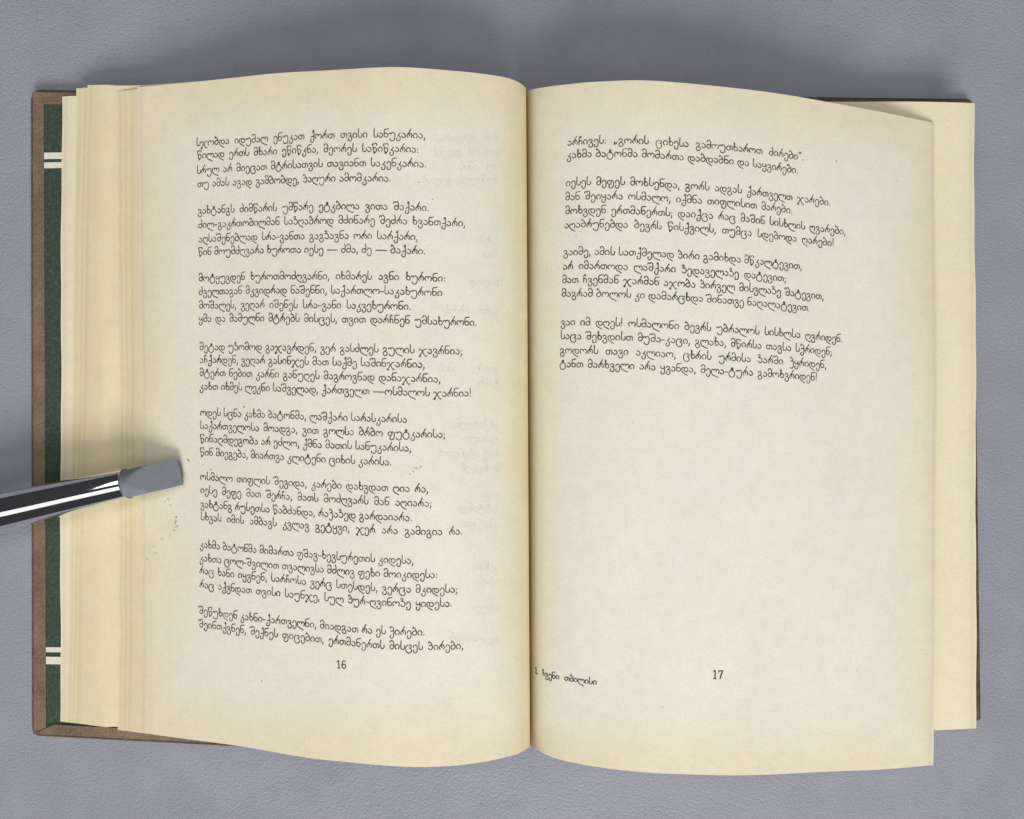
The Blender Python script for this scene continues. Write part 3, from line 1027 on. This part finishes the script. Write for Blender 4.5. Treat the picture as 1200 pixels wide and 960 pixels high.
blots(page16, leaf16, [(221.3, 540, .5, 1.5, .2), (220, 539, .9, .5, .6), (206.5, 606, .9, .6, 0), (205.5, 613, .5, .7, .4), (246.5, 550, .6, .5, 0), (286, 477, .7, .9, .4), (361, 125.5, .35, .5, 0),
                       (491, 214, .5, .5, 0), (507, 234, .4, .4, 0), (565, 447, .35, .35, 0), (307, 798, .4, .9, .3), (361, 405, .3, .3, 0)], M["stain_dark"])
blots(page17, leaf17, [(980, 189, .5, .8, .5), (675, 276, .4, .4, 0), (1052, 212, .4, .5, 0), (1080, 762, .4, .4, 0), (675, 669, .45, .45, 0), (776, 829, .4, .4, 0), (1004, 785, .35, .35, 0),
                       (816, 325, .8, .4, .4), (1070, 440, .3, .3, 0), (968, 860, .3, .3, 0), (925, 770, .25, .25, 0)], M["stain_dark"])

# ------------------------------------------------------------------ silicone tipped tool
def tool():
    z_tip = float(page16.at(0.88, 0.4)[2])
    A = U(149.0, 567.0, 0.0149)                      # ferrule mouth, on its axis
    B = U(-2.0, 601.0, 0.0116)                       # where the axis leaves the picture
    ax = B - A
    ax /= np.linalg.norm(ax)                         # from the tip back towards the handle
    upv = np.array([0, 0, 1.0])
    side = np.cross(upv, ax)
    side /= np.linalg.norm(side)
    up = np.cross(ax, side)
    root = empty("shaping_tool", (float(A[0]), float(A[1]), float(A[2])))
    tag(root, "flat grey silicone tipped tool with a shiny chrome ferrule holding the left pages down", "tool")
    def lathe(name, prof, mat, seg=48, caps=True):
        V, F = [], []
        for (d, r) in prof:
            for k in range(seg):
                a = 2 * math.pi * k / seg
                V.append(ax * d + side * math.cos(a) * r + up * math.sin(a) * r)
        for i in range(len(prof) - 1):
            for k in range(seg):
                j = (k + 1) % seg
                F.append((i * seg + k, (i + 1) * seg + k, (i + 1) * seg + j, i * seg + j))
        F += [tuple(range(seg)), tuple((len(prof) - 1) * seg + k for k in range(seg - 1, -1, -1))]
        o = mesh(name, V, F, mat, None, True)
        o.parent = root
        bmf = bmesh.new(); bmf.from_mesh(o.data)
        bmesh.ops.recalc_face_normals(bmf, faces=bmf.faces)
        bmf.to_mesh(o.data); bmf.free()
        o.data.set_sharp_from_angle(angle=math.radians(40))
        return o
    R0, R1 = 0.00485, 0.0062
    lathe("ferrule", [(0.0002, R0 - 0.0008), (-0.0001, R0 - 0.0003), (0.0, R0 - 0.00005), (0.0004, R0), (0.012, R0 + 0.0003), (0.03, R0 + 0.0008), (0.045, R1), (0.052, R1), (0.053, R1 - 0.0004)], M["chrome"], 64)
    lathe("handle", [(0.052, R1 - 0.0004), (0.060, R1 - 0.0002), (0.080, R1 - 0.0012), (0.100, R1 - 0.0024), (0.126, R1 - 0.0032), (0.130, R1 - 0.0045)], M["handle"])
    # tip: round at the ferrule, flattened to a chisel by a long slanting cut on its upper side
    n, seg = 22, 40
    V, F = [], []
    for i in range(n):
        u = i / (n - 1)
        d = 0.0008 - u * 0.0180
        w_ = (R0 - 0.00055) * (1.0 - 0.06 * u)
        hi_ = (R0 - 0.00035) * (1 - u) + 0.0004 * u            # height above the axis after the cut
        cut = min(R0, 0.0062 - 0.0064 * min(1, u * 1.02) ** 0.9)
        low = -(R0 - 0.00035) * (1 - 0.30 * u)
        drop = 0.0027 * u ** 1.4                              # the soft tip bends up where it presses on the page
        for k in range(seg):
            a = 2 * math.pi * k / seg
            y, z = w_ * math.cos(a), (R0 - 0.00055) * math.sin(a)
            sq = 1 + 0.16 * u
            y = max(-w_, min(w_, y * sq))
            z = min(z, cut - 0.0022 * u)
            z = max(z, low)
            V.append(ax * d + side * y + up * (z + drop))
    for i in range(n - 1):
        for k in range(seg):
            j = (k + 1) % seg
            F.append((i * seg + k, (i + 1) * seg + k, (i + 1) * seg + j, i * seg + j))
    F += [tuple(range(seg)), tuple((n - 1) * seg + k for k in range(seg - 1, -1, -1))]
    o = mesh("tip", V, F, M["silicone"], None, True)
    o.parent = root
    bmf = bmesh.new(); bmf.from_mesh(o.data)
    bmesh.ops.recalc_face_normals(bmf, faces=bmf.faces)
    bmf.to_mesh(o.data); bmf.free()
    o.data.set_sharp_from_angle(angle=math.radians(30))
tool()
print("z16", [round(float(page16.at(page16.find(x, 560)[0], 0.4)[2]) * 1000, 1) for x in (170, 190, 212)])
print("page widths", page16.W, page17.W)
